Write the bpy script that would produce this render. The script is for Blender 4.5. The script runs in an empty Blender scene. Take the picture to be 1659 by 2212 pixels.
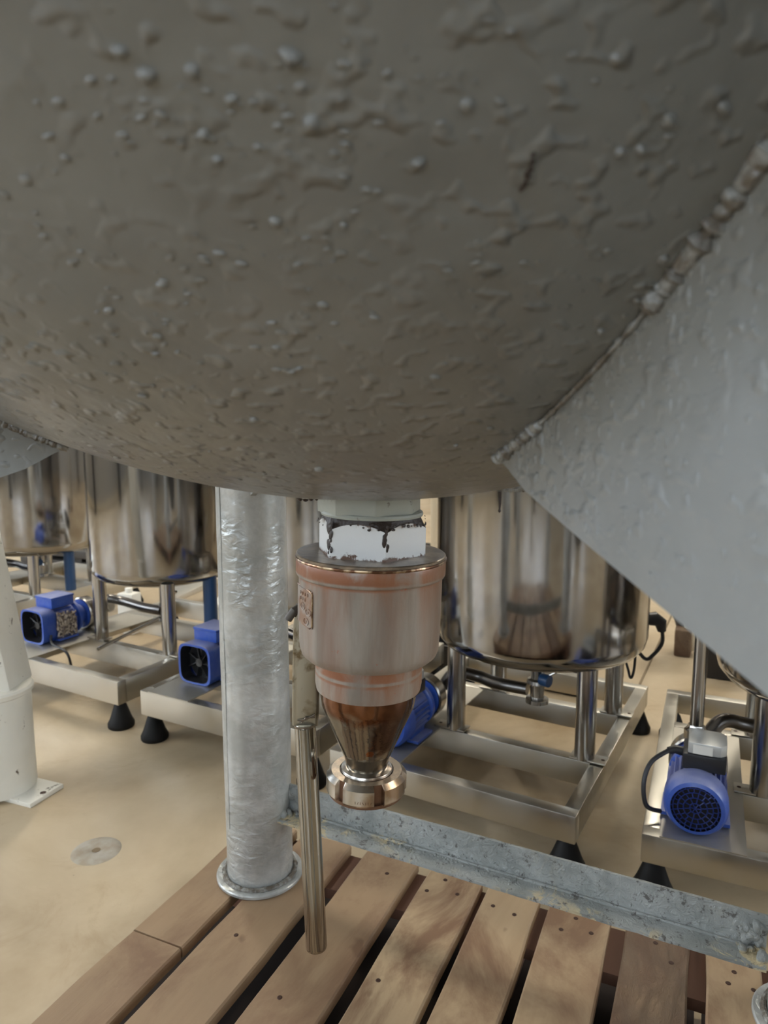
import bpy, bmesh, math, random
from math import sin, cos, pi, radians as R, hypot, atan2, sqrt, tan, acos
from mathutils import Vector as V, Matrix, noise
random.seed(7)
S = bpy.context.scene
C = bpy.data.collections.new('scene'); S.collection.children.link(C)

# ------------------------------------------------------------------ camera, world, lamps, exposure
F, H, PITCH = 1545.0, 1.05, math.atan(209 / 1545)          # focal length for a 1659x2212 frame, lens height, tilt down
cam = bpy.data.cameras.new('camera'); co = bpy.data.objects.new('camera', cam); C.objects.link(co)
co.location = (0, 0, H); co.rotation_euler = (pi / 2 - PITCH, 0, 0)
cam.sensor_fit = 'HORIZONTAL'; cam.sensor_width = 9.0; cam.lens = 9.0 * F / 1659; cam.clip_start = 0.02; cam.clip_end = 100
cam.dof.use_dof = True; cam.dof.focus_distance = 0.85; cam.dof.aperture_fstop = 3.0
S.camera = co
S.view_settings.view_transform = 'Standard'; S.view_settings.look = 'None'; S.view_settings.gamma = 1
S.view_settings.use_curve_mapping = False; S.view_settings.exposure = 0.12
W = bpy.data.worlds.new('world'); S.world = W; W.use_nodes = True
W.node_tree.nodes['Background'].inputs[0].default_value = (.75, .85, 1, 1); W.node_tree.nodes['Background'].inputs[1].default_value = .3
LAMP, WINDOW = 60.0, 9.5

# ------------------------------------------------------------------ materials
def mat(name, col, rough=.5, metal=0., **k):
    m = bpy.data.materials.new(name); m.use_nodes = True
    b = m.node_tree.nodes['Principled BSDF']
    b.inputs['Base Color'].default_value = (*col, 1); b.inputs['Roughness'].default_value = rough; b.inputs['Metallic'].default_value = metal
    for a, v in k.items(): b.inputs[a.replace('_', ' ')].default_value = v
    return m
class N:                                                     # small node helper
    def __init__(s, m): s.m = m; s.t = m.node_tree; s.b = s.t.nodes['Principled BSDF']; s.tc = s.t.nodes.new('ShaderNodeTexCoord')
    def vec(s, scale=(1, 1, 1), space='Object', loc=(0, 0, 0)):
        mp = s.t.nodes.new('ShaderNodeMapping'); mp.inputs['Scale'].default_value = scale; mp.inputs['Location'].default_value = loc
        s.t.links.new(s.tc.outputs[space], mp.inputs[0]); return mp.outputs[0]
    def noise(s, sc, det=4, rough=.55, dist=0, scale=(1, 1, 1), loc=(0, 0, 0)):
        n = s.t.nodes.new('ShaderNodeTexNoise'); n.inputs['Scale'].default_value = sc; n.inputs['Detail'].default_value = det
        n.inputs['Roughness'].default_value = rough; n.inputs['Distortion'].default_value = dist
        s.t.links.new(s.vec(scale, loc=loc), n.inputs['Vector']); return n.outputs[0]
    def voro(s, sc, scale=(1, 1, 1), rnd=1):
        n = s.t.nodes.new('ShaderNodeTexVoronoi'); n.inputs['Scale'].default_value = sc; n.inputs['Randomness'].default_value = rnd
        s.t.links.new(s.vec(scale), n.inputs['Vector']); return n.outputs['Distance']
    def sep(s, ax, space='Object'):
        n = s.t.nodes.new('ShaderNodeSeparateXYZ'); s.t.links.new(s.tc.outputs[space], n.inputs[0]); return n.outputs[ax]
    def ramp(s, f, stops):
        r = s.t.nodes.new('ShaderNodeValToRGB'); e = r.color_ramp.elements
        while len(e) < len(stops): e.new(.5)
        for x, (p, c) in zip(e, stops):
            x.position = p; x.color = (c, c, c, 1) if isinstance(c, (int, float)) else (*c, 1)
        s.t.links.new(f, r.inputs[0]); return r.outputs[0]
    def mix(s, f, a, b, mode='MIX'):
        x = s.t.nodes.new('ShaderNodeMix'); x.data_type = 'RGBA'; x.blend_type = mode
        for i, v in ((0, f), (6, a), (7, b)):
            if isinstance(v, bpy.types.NodeSocket): s.t.links.new(v, x.inputs[i])
            elif isinstance(v, (int, float)) and i == 0: x.inputs[0].default_value = v
            else: x.inputs[i].default_value = (*v, 1)
        return x.outputs[2]
    def math(s, op, a, b=0., c=None):
        x = s.t.nodes.new('ShaderNodeMath'); x.operation = op
        for i, v in enumerate((a, b) if c is None else (a, b, c)):
            if isinstance(v, bpy.types.NodeSocket): s.t.links.new(v, x.inputs[i])
            else: x.inputs[i].default_value = v
        return x.outputs[0]
    def col(s, c): s.t.links.new(c, s.b.inputs['Base Color'])
    def rough(s, c): s.t.links.new(c, s.b.inputs['Roughness'])
    def metal(s, c): s.t.links.new(c, s.b.inputs['Metallic'])
    def bump(s, h, dist, strength=1.):
        b = s.t.nodes.new('ShaderNodeBump'); b.inputs['Distance'].default_value = dist; b.inputs['Strength'].default_value = strength
        s.t.links.new(h, b.inputs['Height'])
        old = s.b.inputs['Normal'].links
        if old: s.t.links.new(old[0].from_socket, b.inputs['Normal'])
        s.t.links.new(b.outputs[0], s.b.inputs['Normal'])
M = {}
def grey_paint(name, col, spec=.5, rough=.36, bumps=1.):
    m = mat(name, col, rough); n = N(m)
    m.node_tree.nodes['Principled BSDF'].inputs['Specular IOR Level'].default_value = spec
    n.col(n.mix(n.ramp(n.noise(5, 6, .65), [(.35, 0), (.7, 1)]), tuple(c * .84 for c in col), tuple(c * 1.13 for c in col)))
    blobs = n.ramp(n.noise(95, 1, .4, 0, (1, 1, 1.3)), [(.55, 0), (.72, .6), (.85, 1)])
    mask = n.ramp(n.noise(3.2, 3, .6, loc=(3, 1, 7)), [(.43, .18), (.60, 1)])
    n.bump(n.mix(1., blobs, mask, 'MULTIPLY'), .0034 * bumps, .75)
    n.bump(n.mix(1., n.noise(36, 3, .5, .3), mask, 'MULTIPLY'), .0060 * bumps, .35)
    n.bump(n.noise(9, 2), .012 * bumps, .4)
    return m
M['tank'] = grey_paint('grey_tank_paint', (.200, .196, .176), .65, .31, 1.)
M['gusset'] = grey_paint('light_grey_gusset_paint', (.30, .308, .298), .5, .34, .7)
n = N(M['gusset']); lk = n.b.inputs['Base Color'].links[0].from_socket                 # brown splash dirt along the weld to the shell
vm = n.t.nodes.new('ShaderNodeVectorMath'); vm.operation = 'DISTANCE'; n.t.links.new(n.tc.outputs['Object'], vm.inputs[0]); vm.inputs[1].default_value = (0, 0, 1.6759 - .1455)
dt_ = n.math('ADD', n.math('MULTIPLY_ADD', vm.outputs['Value'], 14., -.7049 * 14), n.math('MULTIPLY_ADD', n.noise(30, 4, .6, .5, (1, 1, .4)), .9, -.45))
n.col(n.mix(n.ramp(dt_, [(0, .8), (.45, .45), (1, 0)]), lk, (.15, .135, .105)))
M['bead'] = mat('weld_paint', (.34, .335, .30), .25); n = N(M['bead']); n.bump(n.noise(130, 3), .004)
n.col(n.mix(n.ramp(n.noise(75, 3), [(.45, 0), (.62, 1)]), (.13, .11, .085), (.27, .265, .24)))
M['column'] = mat('silver_column_paint', (.42, .43, .42), .3, .35); n = N(M['column'])
wm = n.ramp(n.noise(9, 2, loc=(1, 2, 3)), [(.40, .1), (.6, 1)]); n.bump(n.mix(1., n.noise(34, 4, .5, .6, (1, 1, 2.0)), wm, 'MULTIPLY'), .0075, .7); n.bump(n.noise(12, 3), .006, .55)
n.col(n.mix(n.ramp(n.noise(12, 6, .7), [(.42, 0), (.62, 1)]), (.40, .41, .39), (.56, .57, .55)))
def bar_mat():
    m = mat('peeling_grey_bar_paint', (.3, .33, .33), .4); n = N(m)
    base = n.mix(n.ramp(n.noise(9, 5), [(.4, 0), (.6, 1)]), (.20, .215, .205), (.32, .335, .32))
    yel = n.ramp(n.noise(22, 7, .7, 1.2), [(.50, 0), (.54, 1)]); reg = n.ramp(n.noise(5, 2, loc=(1, 4, 2)), [(.42, 0), (.50, 1)])
    lowz = n.ramp(n.math('MULTIPLY_ADD', n.sep(2), 50, -6.7), [(0, 1), (.40, 1), (.55, .08)])
    base = n.mix(n.mix(1., n.mix(1., yel, reg, 'MULTIPLY'), lowz, 'MULTIPLY'), base, (.50, .42, .26))
    dark = n.ramp(n.noise(60, 6, .75, loc=(5, 5, 5)), [(.575, 0), (.62, 1)])
    n.col(n.mix(n.math('MULTIPLY', dark, .8), base, (.06, .05, .045)))
    n.bump(n.noise(60, 6, .65, 1), .007, .9); return m
M['bar'] = bar_mat()
def steel(name, col, rough, bumps=.0004, aniso=.75, dark=None):
    m = mat(name, col, rough, 1.0); n = N(m); b = n.b
    b.inputs['Anisotropic'].default_value = aniso
    tg = n.t.nodes.new('ShaderNodeTangent'); tg.direction_type = 'RADIAL'; tg.axis = 'Z'
    n.t.links.new(tg.outputs[0], b.inputs['Tangent'])
    n.bump(n.noise(8, 3, scale=(1, 1, .22)), bumps * 5, .6)
    n.rough(n.ramp(n.noise(6, 5, .6), [(.3, rough * .75), (.7, rough * 1.35)]))
    return m
M['vessel'] = steel('polished_stainless', (.37, .36, .35), .11, .0004, .6)
M['steel'] = mat('stainless_tube', (.42, .40, .37), .22, 1.); n = N(M['steel']); n.bump(n.noise(30, 3), .0005, .5)
M['rail'] = mat('satin_stainless', (.58, .55, .48), .36, 1.); n = N(M['rail'])
n.rough(n.ramp(n.noise(9, 5), [(.35, .28), (.7, .5)])); n.bump(n.noise(250, 2, scale=(1, 1, .1)), .0002, .4)
M['plate'] = mat('dull_stainless_plate', (.56, .53, .46), .45, .9)
M['nutsteel'] = mat('union_nut_steel', (.55, .49, .42), .27, 1.); n = N(M['nutsteel'])
n.col(n.mix(n.ramp(n.noise(22, 5), [(.45, 0), (.6, 1)]), (.62, .59, .54), (.36, .26, .18))); n.bump(n.noise(50, 3), .0006, .5)
M['nutslot'] = mat('rust_brown_steel', (.16, .085, .05), .35, .6)
def body_mat():
    m = mat('rust_stained_grey_casting', (.5, .42, .38), .42, .15); n = N(m)
    grey = n.mix(n.ramp(n.noise(45, 4, .6, .2, (1, 1, .12)), [(.38, 0), (.6, 1)]), (.225, .19, .155), (.33, .29, .245))
    streak = n.ramp(n.noise(24, 6, .62, .3, (1, 1, .16)), [(.40, 0), (.60, 1)])
    zr = n.ramp(n.math('MULTIPLY_ADD', n.sep(2), 9, 1.), [(0, .30), (.5, .34), (.80, .75), (.86, 1), (.865, .15), (.885, .15), (.89, .95), (1, 1)])   # more rust towards the upper band: run-off starts there
    f = n.math('MULTIPLY', streak, zr)
    c = n.mix(f, grey, (.27, .10, .042))
    bm_ = n.ramp(n.math('MULTIPLY_ADD', n.sep(2), 9, 1.), [(0, 0), (.83, 0), (.845, .8), (.857, .8), (.864, 0), (.888, 0), (.90, 1), (1, 1)])
    c = n.mix(n.math('MULTIPLY', bm_, n.ramp(n.noise(38, 5, .6, .5, (1, 1, .6), (3, 3, 3)), [(.38, .15), (.52, .9)])), c, (.26, .095, .04))
    warm = n.ramp(n.math('MULTIPLY_ADD', n.sep(0), 8., .5), [(.35, 0), (1, .6)])
    c = n.mix(n.math('MULTIPLY', warm, n.ramp(n.noise(15, 3, scale=(1, 1, .4)), [(.3, .3), (.7, 1)])), c, (.25, .145, .085))
    sp = n.ramp(n.noise(55, 5, .7, loc=(2, 2, 2)), [(.66, 0), (.72, 1)])
    n.col(n.mix(sp, c, (.36, .10, .05))); n.bump(n.noise(150, 4), .0006, .5); n.bump(n.noise(25, 3), .0012, .4); return m
M['body'] = body_mat()
M['cover'] = mat('dirty_cover_steel', (.22, .18, .14), .3, .6); n = N(M['cover'])
n.col(n.mix(n.ramp(n.noise(40, 6, .7), [(.42, 0), (.62, 1)]), (.17, .135, .10), (.34, .26, .18))); n.bump(n.noise(90, 4), .0006, .5)
M['rim'] = mat('gold_brown_rim', (.40, .27, .15), .3, .8); n = N(M['rim']); n.col(n.mix(n.ramp(n.noise(90, 4), [(.45, 0), (.58, 1)]), (.13, .06, .03), (.50, .36, .22)))
def hex_mat():
    m = mat('white_nut_paint', (.75, .74, .70), .35); n = N(m)
    z = n.sep(2)
    edge = n.math('MULTIPLY_ADD', n.math('ABSOLUTE', z), 55, 0)        # local z is 0 at mid height
    spots = n.math('ADD', n.math('MULTIPLY', n.noise(70, 6, .7), .9), n.ramp(edge, [(.45, 0), (1, .33)]))
    f = n.ramp(spots, [(.66, 0), (.72, 1)])
    n.col(n.mix(f, (.72, .71, .68), (.12, .06, .035))); n.bump(n.noise(120, 4), .0009, .5); return m
M['hex'] = hex_mat()
M['socket'] = mat('pale_socket_paint', (.46, .47, .42), .4); n = N(M['socket'])
n.col(n.mix(n.ramp(n.noise(70, 6, .7), [(.60, 0), (.66, 1)]), (.38, .39, .33), (.08, .05, .035))); n.bump(n.noise(90, 4), .0015, .6)
M['grime'] = mat('black_grime', (.035, .022, .015), .45); n = N(M['grime']); n.bump(n.noise(150, 4), .002)
def cone_mat():
    m = mat('stained_spout_steel', (.3, .25, .2), .1, .9); n = N(m)
    f = n.ramp(n.math('MULTIPLY_ADD', n.sep(2), 22, n.math('MULTIPLY_ADD', n.noise(30, 5, .6, 1, (1, 1, 2)), .9, .38)), [(.15, 0), (.42, 1)])
    c = n.mix(f, (.25, .225, .18), (.17, .075, .035))
    g2 = n.ramp(n.math('ADD', n.math('MULTIPLY', n.sep(0), 14), n.noise(17, 3, .5, .8, loc=(4, 1, 6))), [(.60, 0), (.68, 1)])
    c = n.mix(n.math('MULTIPLY', g2, .85), c, (.07, .032, .018))
    dx = n.math('MULTIPLY_ADD', n.sep(0), 85, -.25); dz = n.math('MULTIPLY_ADD', n.sep(2), 60, 3.35)
    dd = n.math('ADD', n.math('ADD', n.math('MULTIPLY', dx, dx), n.math('MULTIPLY', dz, dz)), n.math('MULTIPLY', n.noise(60, 4, .6, 1), 1.6))
    g = n.ramp(dd, [(.0, 1), (.92, 1), (1, 0)]); g = n.math('MULTIPLY', g, n.ramp(n.sep(1), [(0, 1), (.001, 0)]))
    n.col(n.mix(g, c, (.26, .10, .04))); n.bump(n.noise(60, 4), .0008, .5); return m
M['cone'] = cone_mat()
M['flat'] = mat('smudged_handle_steel', (.42, .37, .27), .32, .9); n = N(M['flat'])
n.col(n.mix(n.ramp(n.noise(35, 4, .6, .8), [(.5, 0), (.62, 1)]), (.36, .33, .26), (.15, .11, .06))); n.bump(n.noise(50, 4), .0008, .5)
M['hose'] = mat('dark_suction_pipe', (.17, .16, .15), .3, 1.)
M['handle'] = mat('polished_handle_steel', (.34, .315, .27), .13, 1.); n = N(M['handle']); n.bump(n.noise(25, 3, scale=(1, 1, .2)), .0006, .5)
def wood(name, a, b):
    m = mat(name, a, .62); n = N(m)
    g = n.ramp(n.noise(11, 7, .65, .8, (1, .16, 1)), [(.32, 0), (.72, 1)])
    c = n.mix(g, a, b)
    st = n.ramp(n.noise(7, 6, .65, .6, (1, .5, 1), (3, 2, 1)), [(.46, 0), (.62, 1)])
    c = n.mix(n.math('MULTIPLY', st, .85), c, (.17, .085, .045))
    kn = n.ramp(n.noise(22, 2, .5, 0, (1, .6, 1), (7, 1, 3)), [(.70, 0), (.76, 1)])
    oi = n.t.nodes.new('ShaderNodeObjectInfo'); c = n.mix(n.math('MULTIPLY_ADD', oi.outputs['Random'], .5, .0), c, (.26, .165, .095))
    n.col(n.mix(n.math('MULTIPLY', kn, .6), c, (.12, .06, .03)))
    n.bump(n.noise(60, 6, .7, .5, (1, .06, 1)), .0012, .6); return m
M['wood'] = wood('pallet_wood', (.40, .275, .16), (.29, .19, .105)); M['wood2'] = wood('pallet_wood_pale', (.46, .335, .20), (.36, .245, .14))
M['wood3'] = wood('pallet_wood_rough', (.31, .21, .125), (.15, .095, .055)); n = N(M['wood3']); n.bump(n.noise(50, 7, .75, 1.5, (1, .45, 1)), .012, 1.)
M['stringer'] = mat('dark_stringer_wood', (.13, .06, .035), .7)
M['nail'] = mat('rusty_nail', (.06, .03, .02), .6, .4)
M['blue'] = mat('blue_motor_enamel', (.035, .10, .55), .3); n = N(M['blue'])
gn = n.t.nodes.new('ShaderNodeNewGeometry'); sp_ = n.t.nodes.new('ShaderNodeSeparateXYZ'); n.t.links.new(gn.outputs['Normal'], sp_.inputs[0])   # settled dust lies on upward faces
n.col(n.mix(n.math('MULTIPLY', n.ramp(sp_.outputs[2], [(.35, 0), (.95, 1)]), n.ramp(n.noise(25, 5), [(.3, .45), (.7, .8)])), n.mix(n.ramp(n.noise(30, 5, .65), [(.45, 0), (.8, 1)]), (.03, .085, .40), (.08, .14, .42)), (.38, .39, .55))); n.bump(n.noise(80, 3), .0006, .4)
M['bluepost'] = mat('dark_blue_tube', (.012, .05, .13), .35)
M['rubber'] = mat('black_rubber', (.006, .0055, .005), .6, 0., Specular_IOR_Level=.25)
M['black'] = mat('black_plastic', (.018, .018, .02), .38)
M['silver'] = mat('silver_enamel', (.55, .55, .52), .35, .3)
M['white'] = mat('chipped_white_paint', (.70, .67, .58), .42); n = N(M['white'])
n.col(n.mix(n.ramp(n.noise(24, 6, .7, .4), [(.625, 0), (.66, 1)]), n.mix(n.ramp(n.noise(6, 4), [(.4, 0), (.7, 1)]), (.70, .675, .59), (.80, .77, .68)), (.10, .07, .045)))
n.bump(n.noise(22, 4), .002, .5)
M['cream'] = mat('cream_board', (.62, .54, .40), .55); M['whitebox'] = mat('white_plastic', (.75, .73, .66), .5)
M['wires'] = mat('grey_brown_windings', (.33, .28, .24), .5); n = N(M['wires'])
n.col(n.mix(n.ramp(n.noise(90, 4), [(.42, 0), (.6, 1)]), (.10, .07, .06), (.55, .46, .36)))
M['green'] = mat('dark_scrap', (.05, .045, .04), .6)
def floor_mat():
    m = mat('worn_cream_floor', (.5, .42, .3), .35); n = N(m)
    c = n.mix(n.ramp(n.noise(1.6, 6, .6, .4), [(.35, 0), (.68, 1)]), (.34, .25, .145), (.56, .46, .315))
    st = n.ramp(n.noise(5, 7, .7, 1.2, loc=(2, 5, 0)), [(.56, 0), (.72, 1)])
    c = n.mix(n.math('MULTIPLY', st, .42), c, (.30, .20, .10))
    sp = n.ramp(n.noise(55, 3, .6, loc=(2, 3, 4)), [(.74, 0), (.78, 1)])
    n.col(n.mix(n.math('MULTIPLY', sp, .6), c, (.10, .07, .05)))
    n.rough(n.ramp(n.noise(3, 5), [(.3, .30), (.7, .5)])); n.bump(n.noise(9, 5), .004, .25); return m
M['floor'] = floor_mat()
M['wall'] = mat('grey_wall', (.34, .33, .31), .7); M['ceil'] = mat('grey_ceiling', (.16, .16, .16), .7); M['pillar'] = mat('reflection_pillar_paint', (.035, .034, .034), .5)
M['joint'] = mat('floor_joint_filler', (.20, .145, .085), .7)
def emit(name, col, s):
    m = mat(name, (.8, .8, .8)); b = m.node_tree.nodes['Principled BSDF']
    b.inputs['Emission Color'].default_value = (*col, 1); b.inputs['Emission Strength'].default_value = s; return m
M['lamp'] = emit('lamp_diffuser', (1, .93, .80), LAMP); M['pane'] = emit('daylit_window_pane', (.76, .87, 1), WINDOW)

# ------------------------------------------------------------------ mesh helpers
class MB:
    def __init__(s): s.v = []; s.f = []
    def add(s, vs, fs):
        o = len(s.v); s.v += [tuple(v) for v in vs]; s.f += [tuple(i + o for i in f) for f in fs]; return s
    def box(s, c, d, rot=None):
        c = V(c); vs = [V((x * d[0] / 2, y * d[1] / 2, z * d[2] / 2)) for x in (-1, 1) for y in (-1, 1) for z in (-1, 1)]
        if rot is not None: vs = [rot @ v for v in vs]
        return s.add([v + c for v in vs], [(0, 1, 3, 2), (4, 6, 7, 5), (0, 4, 5, 1), (2, 3, 7, 6), (0, 2, 6, 4), (1, 5, 7, 3)])
    def tube(s, pts, r, seg=16, cap=True, sx=1., closed=False):
        pts = [V(p) for p in pts]; k = len(pts); rs = r if isinstance(r, (list, tuple)) else [r] * k; up = None; o = len(s.v)
        for i, p in enumerate(pts):
            if closed: t = (pts[(i + 1) % k] - pts[i - 1]).normalized()
            else: t = (pts[min(i + 1, k - 1)] - pts[max(i - 1, 0)]).normalized()
            if up is None: up = V((0, 0, 1)) if abs(t.z) < .9 else V((0, 1, 0))
            a = t.cross(up).normalized(); up = a.cross(t).normalized()
            for j in range(seg): an = 2 * pi * j / seg; s.v.append(tuple(p + a * cos(an) * rs[i] * sx + up * sin(an) * rs[i]))
        for i in range(k if closed else k - 1):
            i2 = (i + 1) % k
            for j in range(seg): j2 = (j + 1) % seg; s.f.append((o + i * seg + j, o + i * seg + j2, o + i2 * seg + j2, o + i2 * seg + j))
        if cap and not closed: s.f.append(tuple(o + j for j in reversed(range(seg)))); s.f.append(tuple(o + (k - 1) * seg + j for j in range(seg)))
        return s
    def smooth_tube(s, pts, r, seg=10, k=8):
        P = [V(p) for p in pts]; out = []
        for i in range(len(P) - 1):
            p0, p1, p2, p3 = P[max(i - 1, 0)], P[i], P[i + 1], P[min(i + 2, len(P) - 1)]
            for j in range(k):
                t = j / k; out.append(.5 * (2 * p1 + (p2 - p0) * t + (2 * p0 - 5 * p1 + 4 * p2 - p3) * t * t + (3 * p1 - p0 - 3 * p2 + p3) * t ** 3))
        out.append(P[-1]); return s.tube(out, r, seg)
    def lathe(s, prof, seg=64, c=(0, 0, 0), axis=None, cap=True):
        q = V((0, 0, 1)).rotation_difference(V(axis)) if axis is not None else None; o = len(s.v); c = V(c); k = len(prof)
        for r, z in prof:
            for j in range(seg):
                an = 2 * pi * j / seg; v = V((r * cos(an), r * sin(an), z))
                if q: v = q @ v
                s.v.append(tuple(v + c))
        for i in range(k - 1):
            for j in range(seg): j2 = (j + 1) % seg; s.f.append((o + i * seg + j, o + (i + 1) * seg + j, o + (i + 1) * seg + j2, o + i * seg + j2))
        if cap: s.f.append(tuple(o + j for j in range(seg))); s.f.append(tuple(o + (k - 1) * seg + j for j in reversed(range(seg))))
        return s
    def prism(s, poly, z0, z1, c=(0, 0, 0), top=None):
        k = len(poly); t = top or poly
        vs = [(x + c[0], y + c[1], z0 + c[2]) for x, y in poly] + [(x + c[0], y + c[1], z1 + c[2]) for x, y in t]
        return s.add(vs, [tuple(reversed(range(k))), tuple(range(k, 2 * k))] + [(i, (i + 1) % k, (i + 1) % k + k, i + k) for i in range(k)])
    def build(s, name, m, parent=None, bevel=0, loc=None, ang=35, seg=2):
        me = bpy.data.meshes.new(name); me.from_pydata(s.v, [], s.f)
        bm = bmesh.new(); bm.from_mesh(me); bmesh.ops.recalc_face_normals(bm, faces=bm.faces)
        if bevel:
            es = [e for e in bm.edges if len(e.link_faces) == 2 and e.calc_face_angle(0) > R(30)]
            bmesh.ops.bevel(bm, geom=es, offset=bevel, segments=seg, profile=.6, affect='EDGES', clamp_overlap=True)
        bm.to_mesh(me); bm.free()
        me.materials.append(M[m] if isinstance(m, str) else m)
        me.polygons.foreach_set('use_smooth', [True] * len(me.polygons)); me.set_sharp_from_angle(angle=R(ang))
        o = bpy.data.objects.new(name, me); C.objects.link(o)
        if parent: o.parent = parent
        if loc is not None: o.location = loc
        return o
def tag(o, label=None, cat=None, group=None, kind=None):
    for k, v in (('label', label), ('category', cat), ('group', group), ('kind', kind)):
        if v: o[k] = v
    return o
def thing(name, label, cat, loc=(0, 0, 0), rz=0, group=None):
    o = bpy.data.objects.new(name, None); C.objects.link(o); o.location = loc; o.rotation_euler = (0, 0, rz); o.empty_display_size = .05
    return tag(o, label, cat, group)
def reparent_dup(src, parent):
    c = src.copy(); C.objects.link(c); c.parent = parent
    return c
def ray(x, y):
    a = (x - 829.5) / F; b = -(y - 1106) / F
    return V((a, cos(PITCH) + b * sin(PITCH), -sin(PITCH) + b * cos(PITCH)))
def onz(x, y, z): d = ray(x, y); return V((0, 0, H)) + d * ((z - H) / d.z)
def ony(x, y, Y): d = ray(x, y); return V((0, 0, H)) + d * (Y / d.y)

# ------------------------------------------------------------------ the setting
X0, X1, Y0, Y1, ZC = -6.5, 7., -6., 10., 4.6
tag(MB().box(((X0 + X1) / 2, (Y0 + Y1) / 2, -.05), (X1 - X0 + .4, Y1 - Y0 + .4, .1)).build('floor', 'floor'), kind='structure')
tag(MB().box(((X0 + X1) / 2, (Y0 + Y1) / 2, ZC + .05), (X1 - X0 + .4, Y1 - Y0 + .4, .1)).build('ceiling', 'ceil'), kind='structure')
def wall(name, a, b, wins):
    # wall from a to b (x,y) with window openings given as (start, end) along it, z 1.4..3.6
    a = V((*a, 0)); b = V((*b, 0)); L = (b - a).length; d = (b - a) / L; rot = Matrix.Rotation(atan2(d.y, d.x), 3, 'Z'); w = MB()
    def blk(s0, s1, z0, z1): c = a + d * (s0 + s1) / 2; w.box((c.x, c.y, (z0 + z1) / 2), (s1 - s0, .2, z1 - z0), rot)
    if wins:
        blk(0, L, 0, 1.3); blk(0, L, 3.7, ZC); p = 0
        for s0, s1 in wins: blk(p, s0, 1.3, 3.7); p = s1
        blk(p, L, 1.3, 3.7)
    else: blk(0, L, 0, ZC)
    tag(w.build(name, 'wall'), kind='structure')
    for i, (s0, s1) in enumerate(wins):
        global wn; wn += 1
        f = MB(); c = a + d * (s0 + s1) / 2
        for s in (s0 + .03, (s0 * 2 + s1) / 3, (s0 + s1 * 2) / 3, s1 - .03): q = a + d * s; f.box((q.x, q.y, 2.5), (.06, .1, 2.4), rot)
        for z in (1.33, 2.5, 3.67): f.box((c.x, c.y, z), (s1 - s0, .1, .06), rot)
        o = tag(f.build('window_%d' % wn, 'whitebox'), kind='structure')
        MB().box((c.x, c.y, 2.5), (s1 - s0, .02, 2.4), rot).build('pane', 'pane', o)
wn = 0
wall('wall_left', (X0, Y0), (X0, Y1), [(1.5, 4.5), (6, 9), (11, 14)])
wall('wall_right', (X1, Y1), (X1, Y0), [(9, 12)])
wall('wall_back', (X1, Y0), (X0, Y0), [(2, 4.6), (8, 11)])
wall('wall_front', (X0, Y1), (X1, Y1), [])
for nme, c, d in (('baseboard_left', (X0 + .11, 2, .06), (.02, 16, .12)), ('baseboard_front', (.25, Y1 - .11, .06), (13.5, .02, .12))):
    tag(MB().box(c, d).build(nme, 'cream'), kind='structure')
q0, q1 = onz(1462, 1305, 0), onz(1386, 1470, 0)                       # thin expansion joint behind the stainless tanks
d = (q1 - q0); q0 -= d * .9; q1 += d * .2
tag(MB().tube([(q0.x, q0.y, .0005), (q1.x, q1.y, .0005)], .0045, 6, sx=1).build('trim_1', 'joint'), kind='structure')
for i, (x, y) in enumerate([(-5.9, -2.), (-5.9, 3.6), (-2.6, -5.4), (.6, -5.5), (3.4, -5.3), (6.6, -1.5), (6.5, 4.5), (-3., -2.4), (2.2, -2.2)]):
    tag(MB().box((x, y, ZC / 2), (.42, .42, ZC)).build('trim_%d' % (i + 2), 'pillar', None, .02), kind='structure')  # unseen dark pillars added to put dark stripes in the steel reflections
for i, (x, y) in enumerate([(-4.6, .6), (4.6, 1.0), (-1.9, 4.3), (1.9, 4.4), (-.4, 7.8), (4.9, 7.2)]):
    lab = ('long ceiling light nearest the left windows', 'long ceiling light nearest the right wall', 'long ceiling light above the left steel tanks', 'long ceiling light above the right steel tanks', 'long ceiling light by the far wall, middle of the hall', 'long ceiling light in the far right corner')[i]
    t = thing('ceiling_light', lab, 'light', (x, y, ZC - .06), 0, 'ceiling lights of the hall')
    MB().box((0, 0, .03), (.34, 1.56, .06)).build('housing', 'silver', t, .004); MB().box((0, 0, -.008), (.3, 1.5, .012)).build('diffuser', 'lamp', t)

# ------------------------------------------------------------------ big grey tank on four legs
AX, AY = -.0143, .70; CZ, RS = 1.6759, .7049; ZB = CZ - RS
tank = thing('grey_tank', 'large grey painted round-bottomed tank overhead on pipe legs', 'tank', (AX, AY, .1455))
def T(p): return V((p[0] - AX, p[1] - AY, p[2] - .1455))
prof = [(.001, 0)]
for i in range(1, 120): a = R(90) * i / 120; prof.append((RS * sin(a), RS - RS * cos(a)))
prof += [(RS, RS), (RS, RS + .5), (RS, RS + 1.0), (.5, RS + 1.12), (.2, RS + 1.16)]
m = MB().lathe(prof, 200, (0, 0, ZB - .145))
m.build('dished_shell', 'tank', tank, ang=50)
def on_sphere(px, py):
    d = ray(px, py).normalized(); o = V((0, 0, H)) - V((AX, AY, CZ)); b = o.dot(d); disc = b * b - (o.dot(o) - RS * RS)
    return None if disc < 0 else V((0, 0, H)) + d * (-b - sqrt(disc))
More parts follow.
